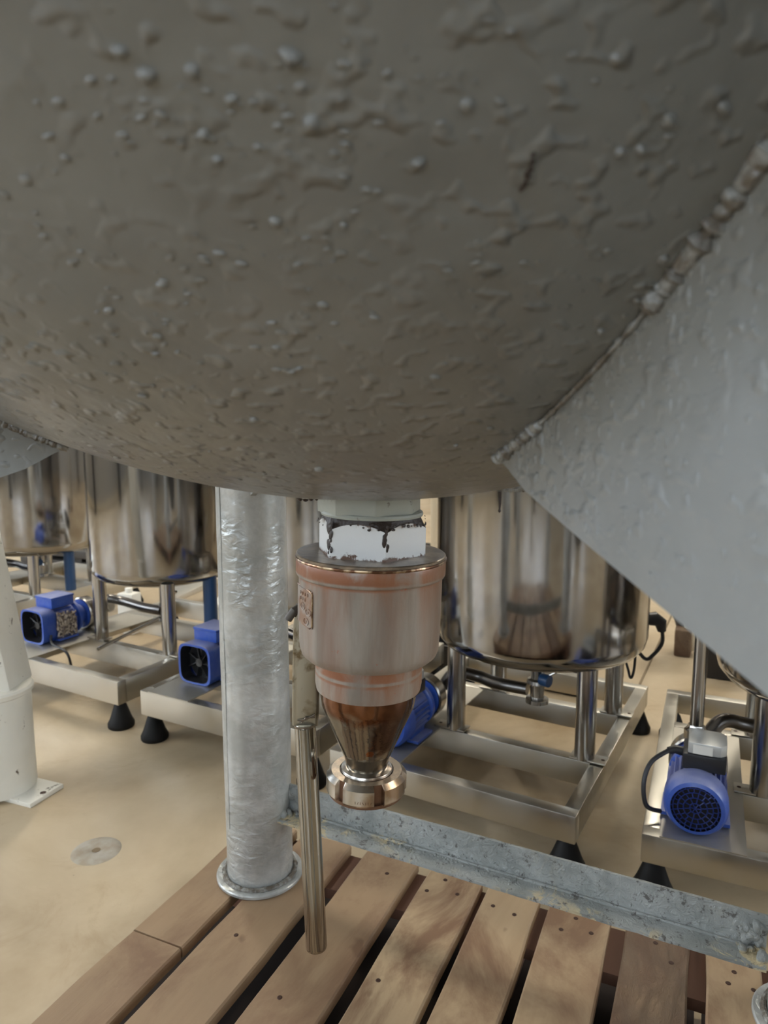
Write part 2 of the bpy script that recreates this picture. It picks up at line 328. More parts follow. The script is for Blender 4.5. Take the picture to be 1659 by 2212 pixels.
def blob(mb, p, n_, r, h, el=1., rot=0, seg=10):
    n_ = V(n_).normalized(); a = n_.cross(V((0, 0, 1))).normalized(); b = a.cross(n_)
    a, b = a * cos(rot) + b * sin(rot), b * cos(rot) - a * sin(rot); o = len(mb.v)
    for k, (q, hh) in enumerate(((1, -.25), (.82, .45), (.45, .88))):
        for j in range(seg): t = 2 * pi * j / seg; mb.v.append(tuple(p + a * cos(t) * r * q * (1 + .12 * sin(3 * t)) + b * sin(t) * r * el * q + n_ * h * hh))
    mb.v.append(tuple(p + n_ * h))
    for k in range(2):
        for j in range(seg): j2 = (j + 1) % seg; mb.f.append((o + k * seg + j, o + k * seg + j2, o + (k + 1) * seg + j2, o + (k + 1) * seg + j))
    for j in range(seg): mb.f.append((o + 2 * seg + j, o + 2 * seg + (j + 1) % seg, o + 3 * seg))
# paint pimples: thickest on the left half of the shell as in the photograph
rnd = random.Random(3); pb = MB(); cnt = 0
marks = [(259, 112, .0035), (316, 163, .0042), (440, 293, .0028), (628, 122, .005), (500, 215, .003), (415, 155, .003), (672, 266, .0035), (470, 345, .0022), (742, 488, .002), (595, 480, .003),
         (690, 1013, .004), (548, 907, .003), (985, 962, .002), (1432, 562, .003), (1340, 330, .0028), (1445, 262, .0035), (1565, 235, .0035), (1385, 325, .003), (1010, 228, .003), (905, 352, .0035), (1298, 717, .0022), (1375, 650, .0022)]
for px, py, r in marks:
    p = on_sphere(px, py)
    if p: blob(pb, T(p), p - V((AX, AY, CZ)), r * .8, r * .55, rnd.uniform(.6, 1.1), rnd.uniform(-.5, .5))
while cnt < 300:
    px, py = rnd.gauss(480, 330), rnd.gauss(470, 260)
    if rnd.random() < .22: px, py = rnd.uniform(900, 1600), rnd.uniform(100, 750)
    if noise.noise(V((px / 210, py / 170, 1))) < -.05: continue
    p = on_sphere(px, py)
    if p is None: continue
    z = (p - V((0, 0, H))).length; r = rnd.choice([4, 5, 6, 8, 10, 13]) / F * z
    blob(pb, T(p), p - V((AX, AY, CZ)), r, r * rnd.uniform(.15, .38), rnd.uniform(.4, .85), rnd.uniform(-.4, .4)); cnt += 1
tag(pb.build('paint_pimples', 'tank', tank, ang=60), kind='stuff')
# dark chip in the paint
ch = MB()
for px, py, r in ((1152, 335, 6), (1149, 352, 7), (1146, 368, 8), (1140, 384, 7), (1134, 398, 7), (1126, 410, 6), (1138, 376, 7), (1131, 404, 7)):
    p = on_sphere(px, py); blob(ch, T(p), p - V((AX, AY, CZ)), r * .62 / F * .35, .0003, 1.3, .3)
ch.build('paint_chip', 'grime', tank)
# outlet socket under the shell
hexa = lambda r, k=6, ph=15.5: [(r * sin(R(ph + 360 / k * i)), -r * cos(R(ph + 360 / k * i))) for i in range(k)]
sk = MB().prism(hexa(.0512, 8, 8), .9565 - .145, .985 - .145)
sk.build('outlet_socket', 'socket', tank, .0015)
# four legs (pipe, base flange, gusset, weld bead)
def leg(az, x=None, y=None, see=True):
    lx, ly = (AX + .664 * sin(R(az)), AY + .664 * cos(R(az))) if x is None else (x, y)
    mb = MB(); top = 1.62; n_ = 90; sg = 48; r0 = .0643
    for i in range(n_ + 1):
        z = (top - .145) * i / n_
        for j in range(sg):
            t = 2 * pi * j / sg; r = r0 + .0011 * noise.noise(V((cos(t) * 2.2 + lx, sin(t) * 2.2, z * 9)))
            mb.v.append((lx - AX + r * cos(t), ly - AY + r * sin(t), z))
    for i in range(n_):
        for j in range(sg): j2 = (j + 1) % sg; mb.f.append((i * sg + j, i * sg + j2, (i + 1) * sg + j2, (i + 1) * sg + j))
    mb.f.append(tuple(range(n_ * sg, n_ * sg + sg)))
    l = mb.build('leg', 'column', tank, ang=60)
    MB().lathe([(.01, 0), (.083, 0), (.085, .002), (.085, .006), (.083, .008), (.01, .008)], 56, (lx - AX, ly - AY, 0)).build('base_flange', 'column', l)
    pts = []; rr = []
    for j in range(110):
        t = 2 * pi * j / 110; pts.append((lx - AX + .069 * cos(t), ly - AY + .069 * sin(t), .009)); rr.append(.0052 + .0018 * noise.noise(V((j * .9, lx, 0))))
    MB().tube(pts, rr, 8, closed=True).build('weld_bead', 'bead', l)
    return l, lx, ly
legs = [leg(-21.3, -.247, 1.3187), leg(69, .642, .952), leg(160.5), leg(249)]
# longitudinal seam of the visible leg
x, y = legs[0][1:]
ab = -134
px_, py_ = x - AX + .0645 * cos(R(ab)), y - AY + .0645 * sin(R(ab))
px_, py_ = x - AX + .0645 * cos(R(222)), y - AY + .0645 * sin(R(222))
MB().tube([(px_, py_, .12 + .07 * i) for i in range(20)], .0012, 6).build('seam', 'column', legs[0][0])
# gussets: upright plates on the radius through each leg
def gusset(az, low, parent_name='gusset'):
    # low: (r, z) list of the free lower edge from tip outwards; the upper edge follows the shell
    d = V((sin(R(az)), cos(R(az)), 0)); nrm = V((-d.y, d.x, 0)); tipr = low[0][0]
    arc = []
    r = tipr
    while r <= .62: arc.append((r, CZ - sqrt(RS ** 2 - r * r) - .0)); r += .012
    out = [(r_, z + .002) for r_, z in arc] + [(low[-1][0], arc[-1][1])]
    poly = out + list(reversed(low[1:]))
    mb = MB(); k = len(poly); th = .005
    for sg in (-1, 1):
        for r_, z in poly: p = V((0, 0, z - .145)) + d * r_ + nrm * th * sg; mb.v.append(tuple(p))
    mb.f = [tuple(range(k)), tuple(reversed(range(k, 2 * k)))] + [(i, (i + 1) % k, (i + 1) % k + k, i + k) for i in range(k)]
    g = mb.build('gusset', 'gusset', tank)
    pts = []; rr = []; N_ = 260
    for side in (1, -1):
        pts = []; rr = []
        for i in range(N_):
            r_ = tipr + .003 + (.617 - tipr) * i / N_; z = CZ - sqrt(RS ** 2 - r_ * r_)
            pts.append(d * r_ + nrm * (th + .0015) * side + V((0, 0, z - .145 - .002)))
            w = noise.noise(V((i * .55, az, side))) + .5 * noise.noise(V((i * 1.1, az, side))); w2 = noise.noise(V((i * .1, az, 5)))
            k_ = 1.0 if r_ < .318 else (1.25 if r_ > .402 else .38)
            rr.append(max(.0010, (.0036 + .0024 * w) * k_))
        MB().tube(pts, rr, 10).build('weld_bead', 'bead', g)
    return g, d, nrm, th
def on_plate(px, py, az=160.5):
    d = V((sin(R(az)), cos(R(az)), 0)); nrm = V((-d.y, d.x, 0)); r = ray(px, py); o = V((AX, AY, 0)) - V((0, 0, H))
    t = nrm.dot(o) / nrm.dot(r); p = V((0, 0, H)) + r * t; q = p - V((AX, AY, 0)); return (q.dot(d), p.z), p
low = [on_plate(px, py)[0] for px, py in ((1086, 982), (1112, 1014), (1150, 1062), (1250, 1148), (1400, 1272), (1540, 1388), (1662, 1488))]
low.append((.60, low[-1][1] + (low[-1][1] - low[-2][1]) / (low[-1][0] - low[-2][0]) * (.60 - low[-1][0])))
g, d, nrm, th = gusset(160.5, low)
gb = MB(); rnd = random.Random(5)
def gblob(px, py, r, el, hh):
    (rr_, z), p = on_plate(px, py); f = (p - V((0, 0, H))).length
    side = -1 if nrm.dot(V((0, 0, 0)) - p) < 0 else 1
    blob(gb, T(p) + nrm * th * side, nrm * side, r / F * f, r / F * f * hh, el)
for px, py, r, el in ((1467, 880, 7, 3.2), (1470, 850, 4, 1.5), (1466, 818, 5, 1.2), (1468, 795, 5, 1.2), (1550, 633, 9, 1), (1528, 664, 6, 1), (1505, 683, 6, 1), (1419, 798, 7, 1), (1408, 778, 5, 1),
                      (1186, 1000, 7, 2), (1172, 988, 5, 1.6), (1210, 946, 6, 1.2), (1306, 868, 5, 1), (1284, 900, 4, 1), (1395, 718, 6, 1), (1302, 1082, 5, 2), (1500, 745, 4, 1.1), (1262, 944, 4, 1.5), (1355, 815, 5, 1), (1165, 1064, 8, 1)):
    gblob(px, py, r, el, .5)
for i in range(420):
    px = rnd.uniform(1130, 1665); t = rnd.random() ** 1.8
    yt = 960 - (px - 1110) * 1.02 + 25; yb = 1050 + (px - 1150) * .84 - 12
    if px > 1130 and yb > yt: gblob(px, yt + (yb - yt) * t, rnd.choice([3, 4, 5, 7, 9]), rnd.uniform(1, 2.4), rnd.uniform(.15, .4))
tag(gb.build('paint_drips', 'gusset', g, ang=60), kind='stuff')
for az in (249, -21.3, 69): gusset(az, low)
# rusty drips hanging from the shell beside the outlet
MB().tube([T(ony(1080, 1062, .62)), T(ony(1080, 1085, .62)), T(ony(1079, 1104, .62))], [.0015, .0013, .0006], 8).build('rust_drip', 'grime', tank)
MB().lathe([(.0001, 0), (.0014, .0016), (.001, .003), (.0001, .004)], 8, T(ony(1079, 1108, .62))).build('rust_drip', 'grime', tank)
dr = MB()
for px, py, r in ((648, 1079, 6), (660, 1080, 7), (672, 1079, 5), (684, 1078, 4)): blob(dr, T(ony(px, py, .64)), (0, -.3, -1), r / F * .62, .0015, 1.6)
dr.build('rust_scab', 'grime', tank)
dr = MB()
for k in range(14): px = 1090 + k * 4.5; blob(dr, T(ony(px, 1060 - k * .25 + rnd.uniform(-1.5, 1.5), .60)), (0, -.5, -1), rnd.uniform(3, 5) / F * .6, .0016, 1.3)
dr.build('paint_scab', 'bead', tank)
# angle bar between the two rear legs
zb = .28; A, B = onz(590, 1775, zb), onz(1652, 2102, zb); dirv = (B - A).normalized(); nb = V((-dirv.y, dirv.x, 0))
if nb.y < 0: nb = -nb
Lb = (B - A).length; w, h_, t_ = .047, .058, .0055
mb = MB(); n_ = 60
sec = [(0, 0), (w, 0), (w, h_), (w - t_, h_), (w - t_, t_), (0, t_)]
for i in range(n_ + 1):
    s = -.01 + (Lb + .012) * i / n_
    for k, (a, b) in enumerate(sec):
        e = noise.noise(V((i * 1.7, k, 0))) * .0007; q = A + dirv * s + nb * (a + e) + V((0, 0, b + e)); mb.v.append(tuple(T(q)))
for i in range(n_):
    for k in range(6): k2 = (k + 1) % 6; mb.f.append((i * 6 + k, i * 6 + k2, (i + 1) * 6 + k2, (i + 1) * 6 + k))
mb.f += [tuple(range(6)), tuple(reversed(range(n_ * 6, n_ * 6 + 6)))]
bar = mb.build('cross_bar', 'bar', tank, .0008)
MB().tube([T(A + dirv * (Lb * i / 70) + nb * (w - t_ - .0025) + V((0, 0, t_ + .001))) for i in range(71)], [.0022 + .002 * max(0, noise.noise(V((i * .7, 3, 1)))) + .0025 * max(0, noise.noise(V((i * .13, 9, 1)))) for i in range(71)], 8).build('weld_bead', 'bar', bar)
pc_ = MB(); r3 = random.Random(21)                       # flaking paint crust heaped along the crease
for k in range(260):
    s_ = max(.03, min(Lb - .02, r3.gauss(.30, .15))); a_ = w - t_ - abs(r3.gauss(0, .010)); up_ = 0
    if a_ < .004: continue
    if r3.random() < .3: a_ = w - t_; up_ = abs(r3.gauss(0, .006))
    q = A + dirv * s_ + nb * a_ + V((0, 0, t_ + up_)); rr_ = r3.uniform(.0012, .0038)
    blob(pc_, T(q), (0, -.55, 1), rr_, rr_ * r3.uniform(.25, .7), r3.uniform(.4, 1.1), r3.uniform(0, 3), 7)
tag(pc_.build('paint_crust', 'bar', bar, ang=25), kind='stuff')
for s0, sgn in ((.012, 1), (Lb - .012, -1)):
    wb = MB(); rnd2 = random.Random(int(s0 * 100))
    for k in range(16):
        q = A + dirv * (s0 + sgn * rnd2.uniform(-.012, .018)) + nb * rnd2.uniform(.012, w - .006) + V((0, 0, rnd2.uniform(0, 1) ** 1 * .05)); q += nb * 0
        if q.z > zb + .012: q = q + nb * ((w - t_) - (q - A).dot(nb))
        blob(wb, T(q), (-.3 * sgn, -.8, .5), rnd2.uniform(.006, .011), .005, 1.2, rnd2.uniform(0, 3))
    wb.build('weld_lump', 'bar', bar, ang=70)

# ------------------------------------------------------------------ drain valve
VZ = .6655
valve = thing('drain_valve', 'rust-stained grey bottom valve screwed under the grey tank', 'valve', (-.0185, .70, VZ)); valve.rotation_euler = (0, R(1.3), 0)
def Z(z): return z - VZ
mb = MB(); ns = 120; RA = .0552 * cos(R(30))
def hexr(t): return RA / cos(R(((t - 15.5) % 60) - 30))
for z_ in (0, 1):
    for j in range(ns):
        t = 360 * j / ns; r_ = hexr(t); z = -.019 if z_ == 0 else .0165 - (r_ - RA) * .95 + .0008 * noise.noise(V((t * .09, 2, 2)))
        mb.v.append((r_ * sin(R(t)), -r_ * cos(R(t)), z))
for j in range(ns): j2 = (j + 1) % ns; mb.f.append((j, j2, j2 + ns, j + ns))
mb.f.append(tuple(range(ns)))
mb.build('hex_nut', 'hex', valve, 0, (0, 0, Z(.9330)), ang=20)
mb = MB()
for q in range(3):
    for j in range(ns):
        t = 360 * j / ns; r_ = hexr(t); r2 = (r_ + .0001, RA + .0006, .0470)[q]; z = (.0165 - (r_ - RA) * .95 + .0008 * noise.noise(V((t * .09, 2, 2))) - .0001, .0190, .0225)[q]
        r2 = min(r2, r_); mb.v.append((r2 * sin(R(t)), -r2 * cos(R(t)), z))
for q in range(2):
    for j in range(ns): j2 = (j + 1) % ns; mb.f.append((q * ns + j, q * ns + j2, (q + 1) * ns + j2, (q + 1) * ns + j))
mb.build('nut_crown', 'grime', valve, 0, (0, 0, Z(.9330)), ang=50)
MB().lathe([(.0500, 0), (.0508, .002), (.0500, .004), (.045, .005)], 64, (0, 0, Z(.9535)), cap=False).build('sealing_tape', 'socket', valve)
# chamfered crown of the hex and black grime ring above it
mb = MB(); rr = random.Random(9)
for i in range(30):
    a = R(rr.uniform(-100, 100)); q = V((sin(a) * .0535, -cos(a) * .0535, Z(.9475) + rr.uniform(-.002, .004))); blob(mb, q, (sin(a), -cos(a), .4), rr.uniform(.001, .0028), .0005, .7)
for a0, n0 in ((15.5, 8), (-45, 10)):
    for k in range(n0): a = R(a0 + rr.uniform(-2, 2)); q = V((sin(a) * .0545, -cos(a) * .0545, Z(.948) - .003 * k)); blob(mb, q, (sin(a), -cos(a), 0), rr.uniform(.001, .0028) * (1.6 if n0 == 10 and k < 5 else 1), .0007, 1.6)
mb.build('grime', 'grime', valve, ang=70)
MB().lathe([(.02, .0), (.0735, .0), (.0742, .0006), (.0742, .0028), (.0732, .0036), (.02, .0042)], 96, (0, 0, Z(.9120))).build('cover_plate', 'cover', valve)
MB().lathe([(.0715, 0), (.0750, .0004), (.0754, .0016), (.0750, .0028), (.0715, .0030)], 96, (0, 0, Z(.9095)), cap=False).build('cover_rim', 'rim', valve)
M['platecast'] = mat('plate_casting', (.32, .26, .22), .38, .15); n = N(M['platecast']); n.bump(n.noise(150, 4), .0006, .5); n.col(n.mix(n.ramp(n.noise(60, 4), [(.45, 0), (.6, 1)]), (.34, .285, .24), (.27, .15, .09)))
M['bolt'] = mat('dark_lever_bolt', (.10, .085, .07), .5, .4)
body = MB().lathe([(.066, 0), (.0740, 0), (.0744, -.001), (.0744, -.0135), (.0735, -.0152), (.0718, -.0162), (.0714, -.018), (.0712, -.050), (.0706, -.080), (.0700, -.0885), (.0680, -.0950), (.0640, -.0985), (.040, -.0995)], 128, (0, 0, 0)).build('valve_body', 'body', valve, 0, (0, 0, Z(.9095)))
MB().lathe([(.050, 0), (.0542, -.001), (.0542, -.028), (.0530, -.0345), (.046, -.036)], 96, (0, 0, 0)).build('lower_collar', 'body', valve, 0, (0, 0, Z(.8110)))
MB().lathe([(.040, 0), (.0485, 0), (.0487, -.012), (.0478, -.0165), (.0473, -.021), (.0235, -.078), (.0212, -.088), (.0212, -.092)], 96, (0, 0, 0)).build('spout_cone', 'cone', valve, 0, (0, 0, Z(.7790)))
MB().lathe([(.0212, .0060), (.0235, .0048), (.0262, .0034), (.0272, .0012), (.0272, -.004), (.018, -.005)], 72, (0, 0, Z(.6860))).build('liner_ring', 'nutsteel', valve)
# slotted union nut
mb = MB(); sg = 240; slots = [(-47 + 60 * k) for k in range(6)]; slots = [k * 60 + 20 for k in range(6)]
pf = [(.0282, .0215), (.0364, .0215), (.0416, .0168), (.0416, .0022), (.0400, 0), (.0240, 0), (.0240, .016), (.0282, .0165)]
def inslot(t): return any(abs((t - s + 180) % 360 - 180) < 7.0 for s in slots)
for r, z in pf:
    for j in range(sg):
        t = 360 * j / sg; q = r
        if r > .036 and inslot(t): q = min(r, .0364)
        mb.v.append((q * sin(R(t)), -q * cos(R(t)), z))
k = len(pf)
for i in range(k):
    i2 = (i + 1) % k
    for j in range(sg): j2 = (j + 1) % sg; mb.f.append((i * sg + j, i * sg + j2, i2 * sg + j2, i2 * sg + j))
nut = mb.build('union_nut', 'nutsteel', valve, ang=28); nut.data.materials.append(M['nutslot']); nut.data.materials.append(M['cover'])
for p in nut.data.polygons:
    c = p.center
    if c.z > .0212: p.material_index = 2
    if hypot(c.x, c.y) < .0366 and hypot(c.x, c.y) > .0340 and c.z < .0212 and inslot(math.degrees(atan2(c.x, -c.y))): p.material_index = 1
MB().lathe([(.001, 0), (.0392, 0), (.0392, -.0035), (.001, -.0035)], 64, (0, 0, .001)).build('bottom_cap', 'nutslot', valve)
# tiny stamped marks on the nut
mb = MB()
for i, kk in enumerate('|/|\\||/'):
    a = R(-14 + i * 3.6); q = V((sin(a) * .0413, -cos(a) * .0413, .0058)); rot = Matrix.Rotation(a, 3, 'Z') @ Matrix.Rotation(R({'|': 0, '/': 25, '\\': -25}[kk]), 3, 'Y'); mb.box(q, (.0004, .0012, .0026), rot)
mb.build('stamped_mark', 'nutslot', nut)
# embossed plate, left side of the body
pl = MB(); a0, a1 = -82, -48; z0, z1 = Z(.8490), Z(.8850); nn = 14
def pp(a, z, r): return (r * sin(R(a)), -r * cos(R(a)), z)
grid = [[(a0 + (a1 - a0) * i / nn, z0 + (z1 - z0) * j / 6) for j in range(7)] for i in range(nn + 1)]
vs = [pp(a, z, .0722) for c_ in grid for a, z in c_] + [pp(a, z, .0700) for c_ in grid for a, z in c_]; fs = []; q = (nn + 1) * 7
for i in range(nn):
    for j in range(6): a = i * 7 + j; fs.append((a, a + 7, a + 8, a + 1)); fs.append((a + q, a + 1 + q, a + 8 + q, a + 7 + q))
for i in range(nn): a = i * 7; fs.append((a, a + q, a + 7 + q, a + 7)); a = i * 7 + 6; fs.append((a, a + 7, a + 7 + q, a + q))
for j in range(6): a = j; fs.append((a, a + 1, a + 1 + q, a + q)); a = nn * 7 + j; fs.append((a, a + q, a + 1 + q, a + 1))
lp = pl.add(vs, fs).build('label_plate', 'platecast', valve, .0006); lp['label'] = 'embossed rectangular plate'
bd = []
for a, z in ((a0 + 2, z1), (a1 - 3, z1), (a1, z1 - .002), (a1, z0 + .002), (a1 - 3, z0), (a0 + 2, z0)): bd.append(pp(a, z, .0721))
MB().tube([V(b) for b in bd], .0009, 8).build('plate_border', 'rim', lp)
mb = MB()
for a, z in ((-62, .868), (-53, .864), (-56, .8545)):
    pts = [V(pp(a + 3.6 * cos(t), Z(z) + .0034 * sin(t) * 1.0, .0724)) for t in [2 * pi * k / 20 for k in range(20)]]
    mb.tube(pts, .0006, 6, closed=True); blob(mb, V(pp(a, Z(z), .0722)), (sin(R(a)), -cos(R(a)), 0), .0013, .0009)
for k in range(7):
    a = -66 + (k % 4) * 4.2; z = .8805 - (k // 4) * .0055; mb.box(pp(a, Z(z), .0724), (.0007, .0012, .003), Matrix.Rotation(R(a + 12 * (k % 3 - 1)), 3, 'Z'))
mb.build('embossed_mark', 'platecast', lp)
# lever: stub, flattened upper part, round tube
Yh = .725
def VL(p): return valve_inv @ V(p)
valve_m = Matrix.Translation(valve.location) @ Matrix.Rotation(R(1.3), 4, 'Y'); valve_inv = valve_m.inverted()
top = ony(664, 1322, Yh); mid = ony(660, 1545, Yh); cr = ony(659, 1566, Yh); bot = ony(684, 2050, .70)
MB().tube([VL(ony(622, 1338, .70)), VL(ony(634, 1320, .70)), VL(ony(655, 1308, .71))], .0042, 12).build('lever_bolt', 'bolt', valve)
MB().box(VL(ony(640, 1318, .712)), (.006, .016, .010), Matrix.Rotation(R(25), 3, 'Y')).build('lever_bracket', 'bolt', valve, .001)
mb = MB(); st = []
def stadium(c, w, d, k=28): return [(c.x + w / 2 * (abs(cos(t)) ** .55) * (1 if cos(t) > 0 else -1), c.y + d / 2 * (abs(sin(t)) ** .8) * (1 if sin(t) > 0 else -1), c.z) for t in [2 * pi * j / k for j in range(k)]]
secs = [(top, .026, .008), (top.lerp(mid, .12), .029, .009), (top.lerp(mid, .6), .0295, .010), (mid, .0285, .011), (cr, .0270, .009)]
for i, (c, w_, d_) in enumerate(secs): st += stadium(VL(c), w_, d_)
for i in range(len(secs) - 1):
    for j in range(28): j2 = (j + 1) % 28; mb.f.append((i * 28 + j, i * 28 + j2, (i + 1) * 28 + j2, (i + 1) * 28 + j))
mb.v = st; mb.f += [tuple(range(28)), tuple(reversed(range(28 * 4, 28 * 5)))]
lever = mb.build('lever_blade', 'flat', valve); lever['label'] = 'flattened smudged upper lever'
mb = MB()
for k in range(3): mb.tube([VL(ony(643 + 4 * k, 1556 + 3 * k, Yh - .006)), VL(ony(660, 1555 - 2 * k, Yh - .0075)), VL(ony(680, 1544 + 3 * k, Yh - .006))], .0008, 6)
mb.build('crimp_line', 'cover', lever)
dh = (bot - cr)
def sq(t): return VL(cr + dh * t)
MB().tube([sq(-.005), sq(0.0), sq(.01), sq(.5), sq(.985), sq(.995), sq(1.0)], [.0105, .0112, .0114, .0114, .0114, .0108, .0095], 40).build('lever_tube', 'handle', valve)
MB().tube([sq(-.004), sq(.004)], .0119, 40).build('lever_collar', 'cover', valve)

# ------------------------------------------------------------------ pallet
DV = V((sin(R(24)), cos(R(24)), 0)); DW = V((cos(R(24)), -sin(R(24)), 0)); ZD = .145
pal = thing('wooden_pallet', 'worn wooden pallet of spaced planks under the grey tank', 'pallet', (0, 0, 0))
pal.rotation_euler = (0, 0, R(-24))      # local x = across the planks, local y = along them
planks = [(-.879, -.771, 'wood'), (-.751, -.634, 'wood'), (-.598, -.484, 'wood'), (-.455, -.348, 'wood2'), (-.334, -.236, 'wood2'), (-.216, -.107, 'wood2'), (-.080, .026, 'wood3'), (.051, .135, 'wood2'), (.160, .262, 'wood')]
rp = random.Random(12)
def plank(x0, x1, y0, y1, m, dz=0, wob=.0025):
    mb = MB(); n_ = 14; th = .020; ph = rp.uniform(0, 50); rows = []
    for i in range(n_ + 1):
        y = y0 + (y1 - y0) * i / n_; l = x0 + wob * noise.noise(V((y * 7, ph, 0))) * 1.6; r = x1 + wob * noise.noise(V((y * 7, ph, 9))) * 1.6
        b = .003; yy = y + (noise.noise(V((ph, 3, 0))) * .002 if i in (0, n_) else 0)
        for xx, zz in ((l, -th), (r, -th), (r, -b), (r - b, 0), (l + b, 0), (l, -b)): mb.v.append((xx, yy, ZD + dz + zz - (.0 if zz else .0)))
    for i in range(n_):
        for k in range(6): k2 = (k + 1) % 6; mb.f.append((i * 6 + k, i * 6 + k2, (i + 1) * 6 + k2, (i + 1) * 6 + k))
    mb.f += [tuple(range(6)), tuple(reversed(range(n_ * 6, n_ * 6 + 6)))]
    o = mb.build('plank', m, pal, ang=30)
    # give each plank its own piece of grain by shifting the origin
    off = V((rp.uniform(-3, 3), rp.uniform(-3, 3), 0)); o.data.transform(Matrix.Translation(off)); o.location = -off
    return o, off
def nail(par, x, y):
    p, off = par; z = ZD + (.001 if par else 0)
    n_ = MB().lathe([(.0006, .0002), (.0032, .0002), (.0042, -.0006), (.0042, -.003)], 10, (x + off.x, y + off.y, z)).build('nail', 'nail', p)
TE = 1.262
pls = []
for i, (a, b, m) in enumerate(planks):
    if i == 0:
        # this board is pieced together from two lengths
        e0 = onz(290, 2010, ZD); tj = e0.dot(DV)
        pls.append(plank(a, b, tj + .0025, TE, m)); plank(a, b, .06, tj - .0008, m, -.0005)
    else: pls.append(plank(a, b, .06, TE + rp.uniform(-.004, .004), m))
nx = [(4, 1023, 1918), (3, 962, 1901), (3, 922, 1924), (3, 988, 1932), (4, 1065, 1957), (4, 1111, 1976), (5, 1244, 1984), (5, 1212, 2008), (5, 1277, 2016), (6, 1416, 2037), (6, 1450, 2080), (7, 1586, 2100), (7, 1573, 2124), (7, 1628, 2139), (2, 836, 1887), (2, 604, 2155), (3, 817, 2118), (1, 510, 2020)]
for i, px, py in nx:
    q = onz(px, py, ZD); x, y = q.dot(DW), q.dot(DV)
    if planks[i][0] + .005 < x < planks[i][1] - .005: nail(pls[i], x, y)
for y0, y1 in ((.06, .16), (.61, .71), (TE - .12, TE - .005)):
    MB().box(((-.879 + .262) / 2, (y0 + y1) / 2, ZD - .020 - .0115), (1.141, y1 - y0, .022)).build('stringer', 'stringer', pal, .002)
    for x in (-.82, -.31, .20): MB().box((x, (y0 + y1) / 2, .0565), (.1, y1 - y0 - .006, .090)).build('block', 'stringer', pal, .003)
M['bottom'] = mat('gap_shade_board', (.035, .027, .023), .95, 0., Specular_IOR_Level=.1)  # bottom boards packed close and near black to put shade in the plank gaps
for x in (-.82, -.67, -.53, -.40, -.28, -.15, -.02, .11, .21): MB().box((x, .66, .009), (.118, 1.19, .010)).build('shade_bottom_board', 'bottom', pal, .002)

# ------------------------------------------------------------------ white painted leg, left
wc = thing('white_column', 'white painted pillar foot with collar and bolted square plate', 'column', (-1.0, 1.90, 0))
w0 = V((-1.0, 1.90, 0)); c1, c2 = onz(137, 1693, .012), onz(65, 1737, .012)
ex = (c1 - c2); pn = V((-ex.y, ex.x, 0)); pn = pn if pn.x < 0 else -pn
s_ = .22; eu = ex.normalized(); en = pn.normalized(); cen = c2 + eu * .11 + en * .11 if False else (c1 + c2) / 2 + en * .115
c1e = c2 + eu * max(ex.length, .16)
P = [c2, c1, c1 + en * .24, c2 + en * .24]
mb = MB(); mb.prism([(p.x - w0.x, p.y - w0.y) for p in P], 0, .012); mb.build('base_plate', 'white', wc, .0015)
hp = onz(93, 1712, .0125); MB().lathe([(.0005, 0), (.0085, 0)], 16, (hp.x - w0.x, hp.y - w0.y, .0124), cap=False).build('bolt_hole', 'nail', wc)
fx = ony(84, 1600, 1.9).x - .022; rc = .092; cx_ = fx - rc; cy_ = 1.90
kk = 16
def ngon(r, x=0, y=0, ph=.2): return [(x + r * cos(ph + 2 * pi * i / kk), y + r * sin(ph + 2 * pi * i / kk)) for i in range(kk)]
zc_ = ony(60, 1500, 1.85).z
mb = MB(); mb.lathe([(rc * .98, .010), (rc, .02), (rc * .99, zc_ * .5), (rc * 1.0, zc_ - .012)], 40, (cx_ - w0.x, cy_ - w0.y, 0)); mb.build('foot_tube', 'white', wc)
mb = MB(); mb.lathe([(rc, -.016), (rc + .006, -.012), (rc + .008, 0), (rc + .003, .006), (rc * .8, .008)], 48, (cx_ - w0.x, cy_ - w0.y, zc_)); mb.build('collar', 'white', wc)
# tapering square upper leg leaning to the left
tpx = ony(0, 1150, 1.98); bx = ony(73, 1478, 1.98)
def sqr(xr, y, z, s): return [(xr - s - w0.x, y - s / 2 - w0.y, z), (xr - w0.x, y - s / 2 - w0.y + .03, z), (xr - w0.x, y + s / 2 - w0.y, z), (xr - s - w0.x, y + s / 2 - w0.y, z)]
mb = MB(); sl = (tpx - bx) / (tpx.z - bx.z); vs = sqr(bx.x, 1.9, zc_ + .004, .155) + sqr(bx.x + sl.x * (1.6 - zc_), 1.9, 1.6, .155)
mb.add(vs, [(3, 2, 1, 0), (4, 5, 6, 7)] + [(i, (i + 1) % 4, (i + 1) % 4 + 4, i + 4) for i in range(4)]); mb.build('upper_leg', 'white', wc, .006)

